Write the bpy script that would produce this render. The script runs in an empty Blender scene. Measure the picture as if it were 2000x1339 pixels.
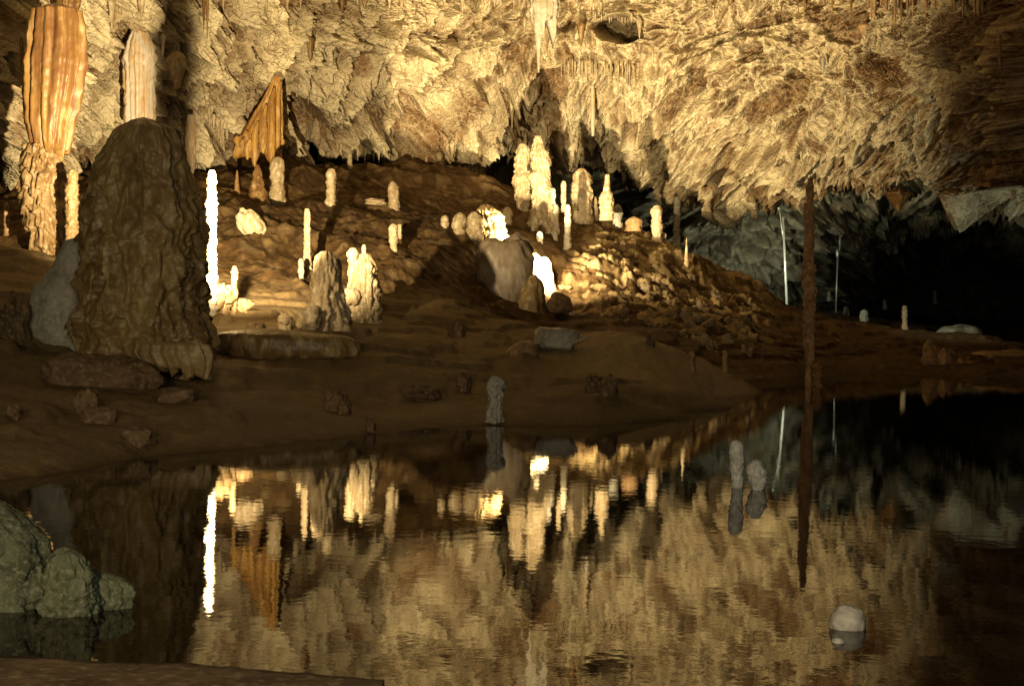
import bpy, math, random
import numpy as np
from mathutils import Matrix, Vector

# ------------------------------------------------------------------ camera
F = 2600.0; CX, CY = 1000.0, 669.5; H = 1.6
ROLL = 0.014; PITCH = math.atan((669.5 - 600.0) / F)
sc = bpy.context.scene
col = sc.collection
cs, sn = math.cos(ROLL), math.sin(ROLL)
ca, sa = math.cos(PITCH), math.sin(PITCH)
Xw = np.array([1., 0, 0]); Uw = np.array([0, sa, ca]); Fw = np.array([0, ca, -sa])
cam_r = cs * Xw + sn * Uw; cam_u = -sn * Xw + cs * Uw
cd = bpy.data.cameras.new('camera'); cam = bpy.data.objects.new('camera', cd); col.objects.link(cam)
m = Matrix.Identity(4)
for i in range(3):
    m[i][0] = cam_r[i]; m[i][1] = cam_u[i]; m[i][2] = -Fw[i]
m[2][3] = H
cam.matrix_world = m
cd.sensor_width = 36.0; cd.lens = 36.0 * F / 2000.0
cd.clip_end = 600.0; cd.clip_start = 0.1
sc.camera = cam

# ------------------------------------------------------------------ world: no daylight reaches the cave
w = bpy.data.worlds.new('World'); sc.world = w; w.use_nodes = True
bg = w.node_tree.nodes['Background']
bg.inputs[0].default_value = (0.55, 0.6, 0.75, 1); bg.inputs[1].default_value = 0.0035

def P(px, py, d):
    """image direction of the photograph, at forward distance d -> world point"""
    a = (px - CX) / F; b = (CY - py) / F
    x = a * cs - b * sn; y = a * sn + b * cs
    v = [x * Xw[i] + y * Uw[i] + Fw[i] for i in range(3)]
    k = d / v[1]
    return v[0] * k, d + 0 * px, v[2] * k + H
def PP(px, py, d):
    return np.array(P(float(px), float(py), float(d)))
def px_size(d): return d / F

# ------------------------------------------------------------------ cave floodlights and added fill lamps
def lamp(name, loc, power, color, target=None, angle=150, blend=0.5, radius=0.12):
    ld = bpy.data.lights.new(name, 'SPOT' if target is not None else 'POINT')
    ld.energy = power; ld.color = color; ld.shadow_soft_size = radius
    o = bpy.data.objects.new(name, ld); col.objects.link(o); o.location = loc
    if target is not None:
        ld.spot_size = math.radians(angle); ld.spot_blend = blend
        o.rotation_euler = (Vector(target) - Vector(loc)).to_track_quat('-Z', 'Y').to_euler()
    return o
WARM = (1.0, 0.74, 0.40)
lamp('floodlight_left', PP(436, 505, 21.2), 29000, (1.0, .77, .42), PP(500, -200, 42), 94, .8, .06)
lamp('fill_left_low', PP(436, 505, 21.2), 260, (1.0, .74, .38), PP(600, 450, 30), 110, .6, .06)  # added fill for the slender stalagmite, no fixture of its own
lamp('floodlight_middle', PP(1044, 536, 36.2), 20500, (1.0, .77, .41), PP(1150, -60, 50), 108, .9, .06)
lamp('fill_middle_low', PP(1050, 468, 36.4), 1900, (1.0, .76, .40), PP(1110, 480, 43), 120, .5, .06)  # unseen fill added above the hollow to light the slope
lamp('floodlight_far', PP(1492, 560, 54), 950, (.95, .98, .66), PP(1640, 430, 66), 140, .6, .1)
lamp('fill_passage', PP(1860, 590, 40), 330, (.86, 1.0, .80), PP(1910, 350, 54), 110, .8, .1)  # added cold fill for the ceiling rim at right, out of view
lamp('fill_pillar', (5.2, 9.0, 1.6), 900, (1.0, .66, .36), (6.45, 29, 2.2), 26, .8, .1)  # added spot that lifts the tall brown pillar, no lamp stands there
lamp('fill_near_left', (-6.3, 2.0, 3.2), 950, (1.0, .84, .45), (-5.3, 20, 1.4), 46, .9, .4)  # unseen front fill added for the big dark stalagmite
lamp('fill_bank', (-2.0, -3.0, 2.8), 2800, (1.0, .74, .44), (2.0, 24, 0.4), 70, .9, .4)  # unseen warm fill added from the camera side for the bank
lamp('fill_near_cold', (1.5, -2.5, 3.6), 650, (.86, .96, .86), (0.6, 10, 0.0), 104, .8, .3)  # added cool fill near the camera for the rocks in the water

sc.view_settings.view_transform = 'Standard'
try: sc.view_settings.look = 'None'
except Exception: pass
sc.view_settings.exposure = 0.0; sc.view_settings.gamma = 1.0
sc.render.engine = 'CYCLES'
cy = sc.cycles
cy.max_bounces = 6; cy.diffuse_bounces = 3; cy.glossy_bounces = 4; cy.use_denoising = True
cy.sample_clamp_indirect = 6.0; cy.caustics_reflective = False; cy.caustics_refractive = False

# ------------------------------------------------------------------ numpy noise
rng = np.random.RandomState(7)
_perm = rng.permutation(4096).astype(np.int64)
_grad = rng.normal(size=(4096, 3)); _grad /= np.linalg.norm(_grad, axis=1)[:, None]
_rnd = rng.rand(4096, 3)
def _h(i, j, k):
    return _perm[(_perm[(_perm[i & 4095] + j) & 4095] + k) & 4095]
def perlin(x, y, z):
    x, y, z = np.broadcast_arrays(np.asarray(x, float), np.asarray(y, float), np.asarray(z, float))
    xi = np.floor(x).astype(np.int64); yi = np.floor(y).astype(np.int64); zi = np.floor(z).astype(np.int64)
    xf, yf, zf = x - xi, y - yi, z - zi
    u, v, w_ = (t * t * t * (t * (t * 6 - 15) + 10) for t in (xf, yf, zf))
    out = 0
    for dx in (0, 1):
        for dy in (0, 1):
            for dz in (0, 1):
                g = _grad[_h(xi + dx, yi + dy, zi + dz)]
                dot = g[..., 0] * (xf - dx) + g[..., 1] * (yf - dy) + g[..., 2] * (zf - dz)
                out = out + (u if dx else 1 - u) * (v if dy else 1 - v) * (w_ if dz else 1 - w_) * dot
    return out * 1.7
def fbm(x, y, z, o=4, gain=0.5):
    s, a, f = 0, 1, 1
    for _ in range(o):
        s = s + a * perlin(x * f + 13.7 * _, y * f, z * f); a *= gain; f *= 2.03
    return s
def ridged(x, y, z, o=4):
    s, a, f = 0, 1, 1
    for _ in range(o):
        n = 1 - np.abs(perlin(x * f + 7.1 * _, y * f, z * f)) * 1.6
        s = s + a * n * n; a *= 0.5; f *= 2.1
    return s - 1.0
def worley(x, y, z=0.0, dim3=False):
    x, y, z = np.broadcast_arrays(np.asarray(x, float), np.asarray(y, float), np.asarray(z, float))
    xi = np.floor(x).astype(np.int64); yi = np.floor(y).astype(np.int64); zi = np.floor(z).astype(np.int64)
    f1 = np.full(x.shape, 9.0); f2 = np.full(x.shape, 9.0); idn = np.zeros(x.shape)
    for dx in (-1, 0, 1):
        for dy in (-1, 0, 1):
            for dz in ((-1, 0, 1) if dim3 else (0,)):
                h = _h(xi + dx, yi + dy, zi + dz); r = _rnd[h]
                d = (xi + dx + r[..., 0] - x) ** 2 + (yi + dy + r[..., 1] - y) ** 2
                if dim3: d = d + (zi + dz + r[..., 2] - z) ** 2
                d = np.sqrt(d)
                near = d < f1
                f2 = np.where(near, f1, np.minimum(f2, d)); idn = np.where(near, r[..., 2] if not dim3 else (h % 97) / 97., idn); f1 = np.where(near, d, f1)
    return f1, f2, idn
def sstep(a, b, x):
    t = np.clip((x - a) / (b - a), 0, 1); return t * t * (3 - 2 * t)

class TPS:
    def __init__(s, pts, vals, reg=1e-3, scale=1.0):
        s.p = np.array(pts, float) / scale; s.sc = scale; n = len(s.p)
        D = np.sqrt(((s.p[:, None] - s.p[None]) ** 2).sum(-1))
        K = s.k(D) + reg * np.eye(n)
        Pm = np.hstack([np.ones((n, 1)), s.p])
        A = np.zeros((n + 3, n + 3)); A[:n, :n] = K; A[:n, n:] = Pm; A[n:, :n] = Pm.T
        b = np.zeros(n + 3); b[:n] = vals
        s.w = np.linalg.solve(A, b)
    def k(s, r): return np.where(r > 1e-9, r * r * np.log(np.maximum(r, 1e-9)), 0)
    def __call__(s, a, b):
        a, b = np.broadcast_arrays(np.asarray(a, float), np.asarray(b, float)); sh = a.shape
        a = a.ravel() / s.sc; b = b.ravel() / s.sc
        out = s.w[-3] + s.w[-2] * a + s.w[-1] * b
        for i, (u, v) in enumerate(s.p):
            out = out + s.w[i] * s.k(np.sqrt((a - u) ** 2 + (b - v) ** 2))
        return out.reshape(sh)

# ------------------------------------------------------------------ mesh helpers
def mesh_obj(name, verts, faces, mat, parent=None, smooth=True, attrs=None):
    """verts (n,3); faces (m,4) int array of quads (or list of lists)"""
    me = bpy.data.meshes.new(name)
    verts = np.asarray(verts, np.float32)
    if isinstance(faces, np.ndarray):
        k = faces.shape[1]
        me.vertices.add(len(verts)); me.vertices.foreach_set('co', verts.ravel())
        me.loops.add(faces.size); me.loops.foreach_set('vertex_index', faces.astype(np.int32).ravel())
        me.polygons.add(len(faces)); me.polygons.foreach_set('loop_start', np.arange(0, faces.size, k, dtype=np.int32))
        try: me.polygons.foreach_set('loop_total', np.full(len(faces), k, np.int32))
        except Exception: pass
        me.update(calc_edges=True); me.validate()
    else:
        me.from_pydata([tuple(map(float, v)) for v in verts], [], faces); me.update()
    if smooth: me.polygons.foreach_set('use_smooth', np.ones(len(me.polygons), bool))
    for an, av in (attrs or {}).items():
        at = me.attributes.new(an, 'FLOAT', 'POINT'); at.data.foreach_set('value', np.asarray(av, np.float32).ravel())
    if mat is not None: me.materials.append(mat)
    o = bpy.data.objects.new(name, me); col.objects.link(o)
    if parent is not None: o.parent = parent
    return o
def grid_faces(nr, nc, wrap=False):
    r = np.arange(nr - 1)[:, None]; c = np.arange(nc if wrap else nc - 1)[None]
    c2 = (c + 1) % nc
    a = r * nc + c; b = r * nc + c2; d = (r + 1) * nc + c; e = (r + 1) * nc + c2
    return np.stack([a + 0 * b, b, e, d], -1).reshape(-1, 4)
def tag(o, label=None, cat=None, group=None, kind=None):
    if label: o['label'] = label
    if cat: o['category'] = cat
    if group: o['group'] = group
    if kind: o['kind'] = kind
    return o
def axis(parts):
    """[(a,b,step),...] -> concatenated samples"""
    out = []
    for a, b, st in parts: out.append(np.arange(a, b, st))
    return np.concatenate(out + [[parts[-1][1]]])

# ------------------------------------------------------------------ materials
def new_mat(name):
    mt = bpy.data.materials.new(name); mt.use_nodes = True
    nt = mt.node_tree; bs = nt.nodes['Principled BSDF']
    return mt, nt, bs
def rock_mat(name, c1, c2, c3=None, rough=0.75, scale=1.0, bump=0.35, fine=14.0, stretch=1.0, spec=0.35, attr=None, attr_col=None, streak=False, dist=.03):
    mt, nt, bs = new_mat(name); N = nt.nodes; K = nt.links
    geo = N.new('ShaderNodeNewGeometry'); mp = N.new('ShaderNodeMapping')
    mp.inputs['Scale'].default_value = (1, 1, stretch)
    K.new(geo.outputs['Position'], mp.inputs['Vector'])
    n1 = N.new('ShaderNodeTexNoise'); n1.inputs['Scale'].default_value = 0.9 * scale; n1.inputs['Detail'].default_value = 6; n1.inputs['Roughness'].default_value = .62
    n2 = N.new('ShaderNodeTexNoise'); n2.inputs['Scale'].default_value = 5.5 * scale; n2.inputs['Detail'].default_value = 5
    for n in (n1, n2): K.new(mp.outputs[0], n.inputs['Vector'])
    r1 = N.new('ShaderNodeValToRGB'); r1.color_ramp.elements[0].position = .38; r1.color_ramp.elements[1].position = .62
    r1.color_ramp.elements[0].color = (*c1, 1); r1.color_ramp.elements[1].color = (*c2, 1)
    K.new(n1.outputs['Fac'], r1.inputs[0]); out = r1.outputs[0]
    if c3:
        r2 = N.new('ShaderNodeMapRange'); r2.inputs[1].default_value = .5; r2.inputs[2].default_value = .68
        K.new(n2.outputs['Fac'], r2.inputs[0])
        mx = N.new('ShaderNodeMix'); mx.data_type = 'RGBA'; mx.inputs['B'].default_value = (*c3, 1)
        K.new(r2.outputs[0], mx.inputs['Factor']); K.new(out, mx.inputs['A']); out = mx.outputs['Result']
    if streak:
        ms = N.new('ShaderNodeMapping'); ms.inputs['Scale'].default_value = (7, 7, .45); K.new(geo.outputs['Position'], ms.inputs['Vector'])
        n4 = N.new('ShaderNodeTexNoise'); n4.inputs['Scale'].default_value = 1.0; n4.inputs['Detail'].default_value = 3; K.new(ms.outputs[0], n4.inputs['Vector'])
        r4 = N.new('ShaderNodeMapRange'); r4.inputs[1].default_value = .42; r4.inputs[2].default_value = .66; K.new(n4.outputs['Fac'], r4.inputs[0])
        mx = N.new('ShaderNodeMix'); mx.data_type = 'RGBA'; mx.inputs['B'].default_value = (*streak, 1)
        K.new(r4.outputs[0], mx.inputs['Factor']); K.new(out, mx.inputs['A']); out = mx.outputs['Result']
    if attr:
        at = N.new('ShaderNodeAttribute'); at.attribute_name = attr
        mx = N.new('ShaderNodeMix'); mx.data_type = 'RGBA'; mx.inputs['B'].default_value = (*attr_col, 1)
        K.new(at.outputs['Fac'], mx.inputs['Factor']); K.new(out, mx.inputs['A']); out = mx.outputs['Result']
    K.new(out, bs.inputs['Base Color'])
    bs.inputs['Roughness'].default_value = rough; bs.inputs['Specular IOR Level'].default_value = spec
    n3 = N.new('ShaderNodeTexNoise'); n3.inputs['Scale'].default_value = fine; n3.inputs['Detail'].default_value = 5; n3.inputs['Roughness'].default_value = .6
    K.new(mp.outputs[0], n3.inputs['Vector'])
    bp = N.new('ShaderNodeBump'); bp.inputs['Strength'].default_value = bump; bp.inputs['Distance'].default_value = dist
    K.new(n3.outputs['Fac'], bp.inputs['Height']); K.new(bp.outputs[0], bs.inputs['Normal'])
    return mt
CREAM = (.60, .50, .34); PALE = (.70, .62, .47); OCHRE = (.50, .30, .10); BROWN = (.26, .145, .06)
M = {}
def add_lace(mt, amount=.35, pale=(.64, .55, .36), dark=(.13, .07, .03)):
    nt = mt.node_tree; N = nt.nodes; K = nt.links; bs = N['Principled BSDF']
    geo = N.new('ShaderNodeNewGeometry')
    nz = N.new('ShaderNodeTexNoise'); nz.inputs['Scale'].default_value = 1.6; nz.inputs['Detail'].default_value = 3; K.new(geo.outputs['Position'], nz.inputs['Vector'])
    sc_ = N.new('ShaderNodeVectorMath'); sc_.operation = 'MULTIPLY_ADD'; sc_.inputs[1].default_value = (.9, .9, .9)
    K.new(nz.outputs['Color'], sc_.inputs[0]); K.new(geo.outputs['Position'], sc_.inputs[2])
    mp = N.new('ShaderNodeMapping'); mp.inputs['Rotation'].default_value = (0, math.radians(25), 0); mp.inputs['Scale'].default_value = (1, .5, 1.8); K.new(sc_.outputs[0], mp.inputs['Vector'])
    vo = N.new('ShaderNodeTexVoronoi'); vo.feature = 'DISTANCE_TO_EDGE'; vo.inputs['Scale'].default_value = 3.0; K.new(mp.outputs[0], vo.inputs['Vector'])
    vo2 = N.new('ShaderNodeTexVoronoi'); vo2.feature = 'F1'; vo2.inputs['Scale'].default_value = 7.0; K.new(mp.outputs[0], vo2.inputs['Vector'])
    e = N.new('ShaderNodeMapRange'); e.inputs[1].default_value = .02; e.inputs[2].default_value = .16; e.inputs[3].default_value = 1; e.inputs[4].default_value = 0; K.new(vo.outputs['Distance'], e.inputs[0])
    h = N.new('ShaderNodeMath'); h.operation = 'MULTIPLY_ADD'; h.inputs[1].default_value = -.5; K.new(vo2.outputs['Distance'], h.inputs[0]); K.new(e.outputs[0], h.inputs[2])
    old = bs.inputs['Base Color'].links[0].from_socket
    pit = N.new('ShaderNodeMapRange'); pit.inputs[1].default_value = .45; pit.inputs[2].default_value = .8; pit.inputs[4].default_value = amount * 1.3; K.new(vo2.outputs['Distance'], pit.inputs[0])
    mx = N.new('ShaderNodeMix'); mx.data_type = 'RGBA'; mx.inputs['B'].default_value = (*dark, 1); K.new(pit.outputs[0], mx.inputs['Factor']); K.new(old, mx.inputs['A'])
    rg = N.new('ShaderNodeTexNoise'); rg.inputs['Scale'].default_value = .35; rg.inputs['Detail'].default_value = 3; K.new(geo.outputs['Position'], rg.inputs['Vector'])
    rm = N.new('ShaderNodeMapRange'); rm.inputs[1].default_value = .42; rm.inputs[2].default_value = .6; rm.inputs[3].default_value = .15; rm.inputs[4].default_value = amount * 1.3; K.new(rg.outputs['Fac'], rm.inputs[0])
    am = N.new('ShaderNodeMath'); am.operation = 'MULTIPLY'; K.new(rm.outputs[0], am.inputs[1]); K.new(e.outputs[0], am.inputs[0])
    m2 = N.new('ShaderNodeMix'); m2.data_type = 'RGBA'; m2.inputs['B'].default_value = (*pale, 1); K.new(am.outputs[0], m2.inputs['Factor']); K.new(mx.outputs['Result'], m2.inputs['A'])
    K.new(m2.outputs['Result'], bs.inputs['Base Color'])
    ob = bs.inputs['Normal'].links[0].from_node
    b2 = N.new('ShaderNodeBump'); b2.inputs['Strength'].default_value = .7; b2.inputs['Distance'].default_value = .045; K.new(h.outputs[0], b2.inputs['Height']); K.new(ob.outputs[0], b2.inputs['Normal']); K.new(b2.outputs[0], bs.inputs['Normal'])
M['ceiling'] = rock_mat('ceiling_rock', (.085, .040, .015), (.19, .095, .033), (.23, .14, .06), rough=.7, scale=.5, bump=.5, fine=7, attr='calcite', attr_col=(.64, .55, .36), dist=.06)
add_lace(M['ceiling'], .30)
M['hill'] = rock_mat('clay_slope', (.036, .020, .008), (.080, .045, .017), (.12, .074, .03), rough=.8, scale=.8, bump=.8, fine=6, spec=.12, attr='calcite', attr_col=(.40, .30, .16), dist=.06)
M['far'] = rock_mat('far_rock', (.10, .085, .06), (.22, .20, .15), (.30, .28, .20), rough=.5, scale=.6, bump=.8, fine=3, spec=.5, dist=.1)
M['cream'] = rock_mat('cream_calcite', (.26, .19, .10), (.44, .35, .22), (.55, .46, .32), rough=.5, scale=2, bump=.5, fine=16, stretch=.5, dist=.03)
M['white'] = rock_mat('white_calcite', (.34, .29, .20), (.54, .49, .40), None, rough=.45, scale=2, bump=.4, fine=18, dist=.03)
M['ochre'] = rock_mat('ochre_calcite', (.13, .066, .018), (.23, .135, .040), (.32, .22, .10), rough=.45, scale=1, bump=.4, fine=10, stretch=.3, streak=(.12, .055, .022), dist=.03)
M['streaked'] = rock_mat('streaked_calcite', (.46, .41, .33), (.58, .53, .45), None, rough=.45, scale=1, bump=.3, fine=10, stretch=.3, streak=(.48, .30, .12), dist=.03)
M['olive'] = rock_mat('mossy_flowstone', (.15, .095, .038), (.30, .21, .09), (.40, .31, .16), rough=.38, scale=1.2, bump=.6, fine=9, stretch=.5, dist=.04)
M['grey'] = rock_mat('grey_limestone', (.22, .21, .17), (.38, .36, .30), (.45, .43, .36), rough=.55, scale=3, bump=.5, fine=14)
M['brownrock'] = rock_mat('brown_rock', (.19, .11, .05), (.34, .21, .10), (.42, .30, .17), rough=.6, scale=2, bump=.6, fine=10)
M['palemud'] = rock_mat('pale_mound', (.20, .15, .09), (.33, .27, .18), None, rough=.7, scale=1, bump=.4, fine=10)

M['mudrock'] = rock_mat('muddy_rock', (.07, .042, .02), (.16, .10, .05), (.22, .155, .085), rough=.75, scale=3, bump=.7, fine=14)
M['palegrey2'] = rock_mat('pale_flowstone', (.12, .09, .06), (.20, .155, .105), (.25, .2, .14), rough=.5, scale=1.5, bump=.6, fine=7, stretch=.4)
M['gold'] = rock_mat('golden_calcite', (.38, .20, .045), (.52, .31, .085), (.62, .43, .18), rough=.45, scale=1, bump=.4, fine=10, stretch=.3, streak=(.24, .11, .03), dist=.03)
M['tan'] = rock_mat('tan_calcite', (.13, .075, .028), (.24, .16, .075), (.32, .235, .125), rough=.5, scale=2, bump=.5, fine=14, stretch=.5, dist=.03)
M['palegrey'] = rock_mat('pale_grey_calcite', (.36, .36, .32), (.50, .51, .46), (.56, .56, .5), rough=.45, scale=3, bump=.4, fine=30)
M['greenrock'] = rock_mat('green_grey_rock', (.05, .06, .032), (.11, .125, .07), (.17, .18, .11), rough=.6, scale=7, bump=.9, fine=30)  # green-grey base colour of the near boulders
M['stonecol'] = rock_mat('rubble_calcite', (.13, .085, .04), (.26, .19, .10), (.36, .28, .16), rough=.6, scale=3, bump=.7, fine=12)
mt, nt, bs = new_mat('water')
bs.inputs['Base Color'].default_value = (.010, .006, .003, 1); bs.inputs['Roughness'].default_value = .022
bs.inputs['IOR'].default_value = 1.42
N = nt.nodes; geo = N.new('ShaderNodeNewGeometry'); mp = N.new('ShaderNodeMapping'); mp.inputs['Scale'].default_value = (1, 1, 1)
nt.links.new(geo.outputs['Position'], mp.inputs['Vector'])
n1 = N.new('ShaderNodeTexNoise'); n1.inputs['Scale'].default_value = 7; n1.inputs['Detail'].default_value = 3
nt.links.new(mp.outputs[0], n1.inputs['Vector'])
bp = N.new('ShaderNodeBump'); bp.inputs['Strength'].default_value = .03; bp.inputs['Distance'].default_value = .02
nt.links.new(n1.outputs['Fac'], bp.inputs['Height']); nt.links.new(bp.outputs[0], bs.inputs['Normal'])
M['water'] = mt

# ------------------------------------------------------------------ terrain heights
def hor(px): return 600 + ROLL * (px - 1000)
def Zp(px, py, d): x, y, z = P(px, py, d); return (x, y, z)
ctrl = []
def C(px, py, d): ctrl.append(P(px, py, d))
def CZ(px, d, z):
    x, y, _ = P(px, 600, d); ctrl.append((x, d, z))
shore = [(-500, 955), (-200, 945), (0, 935), (100, 925), (300, 890), (500, 872), (700, 853), (900, 836), (1000, 832), (1200, 830), (1350, 815), (1430, 797), (1463, 772)]
for px, py in shore:
    d = H * F / (py - hor(px)); CZ(px, d, 0.0); CZ(px, d - 1.6, -0.45)
for px, py in [(1700, 727), (1800, 731), (1900, 735), (2000, 741), (2300, 760)]:
    d = H * F / (py - hor(px)); CZ(px, d, 0.0); CZ(px, d - 3, -0.5)
CZ(1480, 29.3, -.12); CZ(1440, 29.0, -.04); CZ(1540, 29.5, -.25); CZ(1600, 33.5, 0.0); CZ(1500, 32.0, .0); CZ(1530, 27.5, -.3); CZ(1640, 29, -.4)
for px, d in [(-500, 7), (0, 7), (500, 8), (1000, 9), (1500, 12), (2000, 14), (2400, 16), (1700, 20), (2000, 25)]: CZ(px, d, -1.1)
for a in [(0, 800, 15), (100, 740, 18), (-300, 720, 17), (50, 520, 24), (0, 470, 29), (100, 505, 30), (-300, 470, 27), (280, 690, 21), (280, 560, 27),
          (480, 640, 24), (600, 720, 21.3), (640, 640, 24.5), (750, 640, 27), (700, 800, 19.4), (900, 700, 24), (900, 770, 20.5), (1000, 720, 23.5), (1000, 790, 19.3), (1150, 680, 25), (1250, 660, 27),
          (1150, 770, 20.7), (1350, 700, 26.3), (1440, 757, 25.2), (1150, 655, 27), (850, 600, 30), (850, 500, 34), (900, 450, 38), (1000, 450, 43), (1060, 455, 45.5), (1070, 582, 37.5), (1130, 625, 35.5),
          (980, 620, 33), (560, 590, 27.5), (600, 560, 29), (560, 480, 33), (600, 400, 38), (450, 430, 34), (450, 350, 41), (800, 390, 44), (800, 320, 50), (950, 350, 49), (700, 330, 48), (560, 320, 45), (400, 340, 42), (250, 330, 44),
          (1060, 400, 49), (1100, 420, 50), (1150, 440, 50.5), (1250, 462, 49), (1350, 525, 44), (1440, 590, 43), (1250, 590, 39.5), (1180, 540, 40), (1300, 650, 35.2), (1400, 655, 37), (1480, 640, 40), (1550, 605, 47), (1600, 622, 50),
          (1700, 650, 44), (1800, 660, 44), (1900, 668, 43), (2000, 680, 42), (2300, 690, 40), (1450, 590, 58), (1650, 618, 68), (1850, 650, 62), (2100, 700, 62)]: C(*a)
for px, d, z in [(400, 60, 6.2), (800, 62, 6.5), (1100, 62, 4.5), (1300, 58, 3.0), (-200, 55, 6), (1500, 75, 1.6), (1900, 80, .8), (2300, 70, .5), (1500, 100, 1.5), (800, 90, 5), (2300, 110, .5), (-300, 90, 6)]: CZ(px, d, z)
for a in [(1350, 30, .28), (1390, 28.4, .10), (1440, 33, .25), (1250, 31.5, .55), (1490, 27.3, -.06), (1250, 20.6, .12)]: CZ(*a)
cp = np.array(ctrl)
ground_tps = TPS(cp[:, :2], cp[:, 2], reg=2e-4, scale=20.0)

def ground_base(x, y): return ground_tps(x, y)
def ground_z(x, y, full=False):
    z = ground_base(x, y)
    u = 1000 + F * x / y
    hill = sstep(1.3, 2.3, z) * sstep(24, 30, y)
    rub = sstep(1090, 1180, u) * (1 - sstep(1450, 1540, u)) * sstep(34.5, 36.5, y) * (1 - sstep(46, 49, y))
    ton = np.exp(-(((x - 2.9) / 2.3) ** 2 + ((y - 24.6) / 2.6) ** 2) ** 2)      # the smooth tongue of mud
    b = (.06 + .16 * sstep(.1, 1.0, z)) * (1 - .85 * ton)
    z2 = z + b * fbm(x / 3.1, y / 3.1, 0.3, 3) + .035 * fbm(x / .5, y / .7, 5.3, 3) * sstep(-.1, .2, z)
    # ledges and low mounds of mud on the bank
    q = (z2 + .16 * fbm(x / 2.4, y / 1.6, 9.1, 3)) / .26; fr = q - np.floor(q)
    z2 = z2 + .11 * (sstep(.0, .22, fr) - fr) * sstep(.06, .2, z) * (1 - hill) * sstep(11, 13, y) * (1 - ton)
    for mx_, my_, ra, rb, hh in ((2.5, 25.6, 1.2, .8, .16), (.2, 23.6, .5, .5, .2), (-4.6, 20.6, 1.4, .7, .10), (3.2, 22.5, 1.2, .8, .10), (-7.5, 17.0, 1.2, .8, .14), (-1.6, 21.4, .9, .5, .14), (-3.2, 18.6, .9, .5, .10)):
        z2 = z2 + hh * np.exp(-((x - mx_) / ra) ** 2 - ((y - my_) / rb) ** 2)
    # terraces of dried mud
    z2 = z2 + .05 * sstep(.1, .4, z) * (1 - hill) * np.abs(perlin(x / 1.9, y / 1.2, 8.8))
    wx = x + .5 * perlin(x / 1.5, y / 1.5, 1.1); wy = y + .5 * perlin(x / 1.5, y / 1.5, 4.1)
    rd = ridged(wx / 2.6, wy / 3.4, 2.2, 4)
    f1, f2, idn = worley(wx / .62, wy / .62)
    clod = (1 - np.clip(f1 / .62, 0, 1) ** 2)
    z2 = z2 + hill * (.24 * rd + .05 * clod * sstep(.3, .8, idn) + .06 * fbm(x / .35, y / .35, .5, 3))
    g1, g2, gi = worley(wx / .36 + 9, wy / .36)
    z2 = z2 + rub * (.09 * np.sqrt(np.clip(1 - (g1 / .66) ** 2, 0, 1)) * (.35 + gi) + .05 * clod + .20 * sum((.6 ** i) * np.abs(perlin(wx / .8 * 2.1 ** i, wy / .8 * 2.1 ** i, 3.3 + i)) for i in range(4)))
    if full: return z2, hill, rub, clod, idn, gi
    return z2
_ds = np.exp(np.linspace(math.log(5.0), math.log(85), 1600))
def ground_hit(px, py, dmin=5.0):
    ds = _ds[_ds >= dmin]
    x, y, z = P(px, py, ds)
    g = np.maximum(ground_z(x, y), 0.0)
    k = np.nonzero(z <= g)[0]
    if len(k) == 0: return None
    return float(ds[k[0]])

# terrain mesh: fan grid, finer towards the viewer
us = axis([(-900, -40, 14), (-40, 2040, 2.1), (2040, 2900, 14)])
ds = np.concatenate([np.exp(np.linspace(math.log(5.0), math.log(22), 190))[:-1], np.exp(np.linspace(math.log(22), math.log(54), 420))[:-1], np.exp(np.linspace(math.log(54), math.log(120), 60))])
U, D = np.meshgrid(us, ds); X = (U - 1000) / F * D; Y = D
Z, hill, rub, clod, idn, gi = ground_z(X, Y, True)
# overhang push so that slopes get some undercut
calc = hill * sstep(.55, .95, clod * (.4 + idn)) * .14 + rub * sstep(.35, .8, gi) * .8 + .30 * (1 - hill) * sstep(-.05, .1, Z) * (1 - sstep(29, 33, Y)) + .55 * np.exp(-(((X - 2.9) / 2.3) ** 2 + ((Y - 24.6) / 2.6) ** 2) ** 2)
o = mesh_obj('ground', np.stack([X, Y, Z], -1).reshape(-1, 3), grid_faces(len(ds), len(us)), M['hill'], attrs={'calcite': calc})
tag(o, kind='structure', label='brown clay floor and rubble slope of the cave rising behind the lake')

# water
wx0 = np.array([-60, 80]); wv = [(-70, .5, 0), (80, .5, 0), (80, 90, 0), (-70, 90, 0)]
o = mesh_obj('water', wv, [[0, 1, 2, 3]], M['water'], smooth=False); tag(o, kind='structure', label='still dark cave lake mirroring the lit rock')

# ------------------------------------------------------------------ ceiling
lipx = [-900, -500, 0, 60, 150, 250, 360, 420, 470, 560, 640, 720, 800, 870, 905, 980, 1100, 1180, 1230, 1300, 1400, 1480, 1560, 1650, 1700, 1760, 1850, 1920, 1960, 2000, 2100, 2900]
lipy = [330, 300, 300, 300, 305, 300, 330, 350, 320, 292, 296, 300, 305, 332, 305, 305, 330, 325, 335, 368, 388, 380, 388, 385, 395, 372, 326, 312, 335, 378, 460, 600]
def lip(u): return np.interp(u, lipx, lipy)
cpts = []
for u_, top, mid, bot in [(-900, 17, 18, 20), (-400, 27, 28, 30), (0, 34, 36, 38), (200, 38, 40, 43), (430, 42, 44, 47), (700, 47, 48, 51), (900, 50, 51, 54), (1050, 50, 52, 56), (1200, 50, 51, 57), (1400, 49, 50, 54), (1600, 47, 48, 51), (1800, 44, 45, 48), (1950, 40, 41, 44), (2150, 33, 34, 36), (2900, 16, 16, 17)]:
    cpts += [(u_, 0, top), (u_, .5 * float(lip(u_)), mid), (u_, float(lip(u_)), bot), (u_, -300, top * .86), (u_, -900, top * .5)]
cpa = np.array(cpts, float); ctps = TPS(cpa[:, :2], cpa[:, 2], reg=1e-3, scale=1000.0)
def ceil_depth(u, v): return ctps(u, v)
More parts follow.
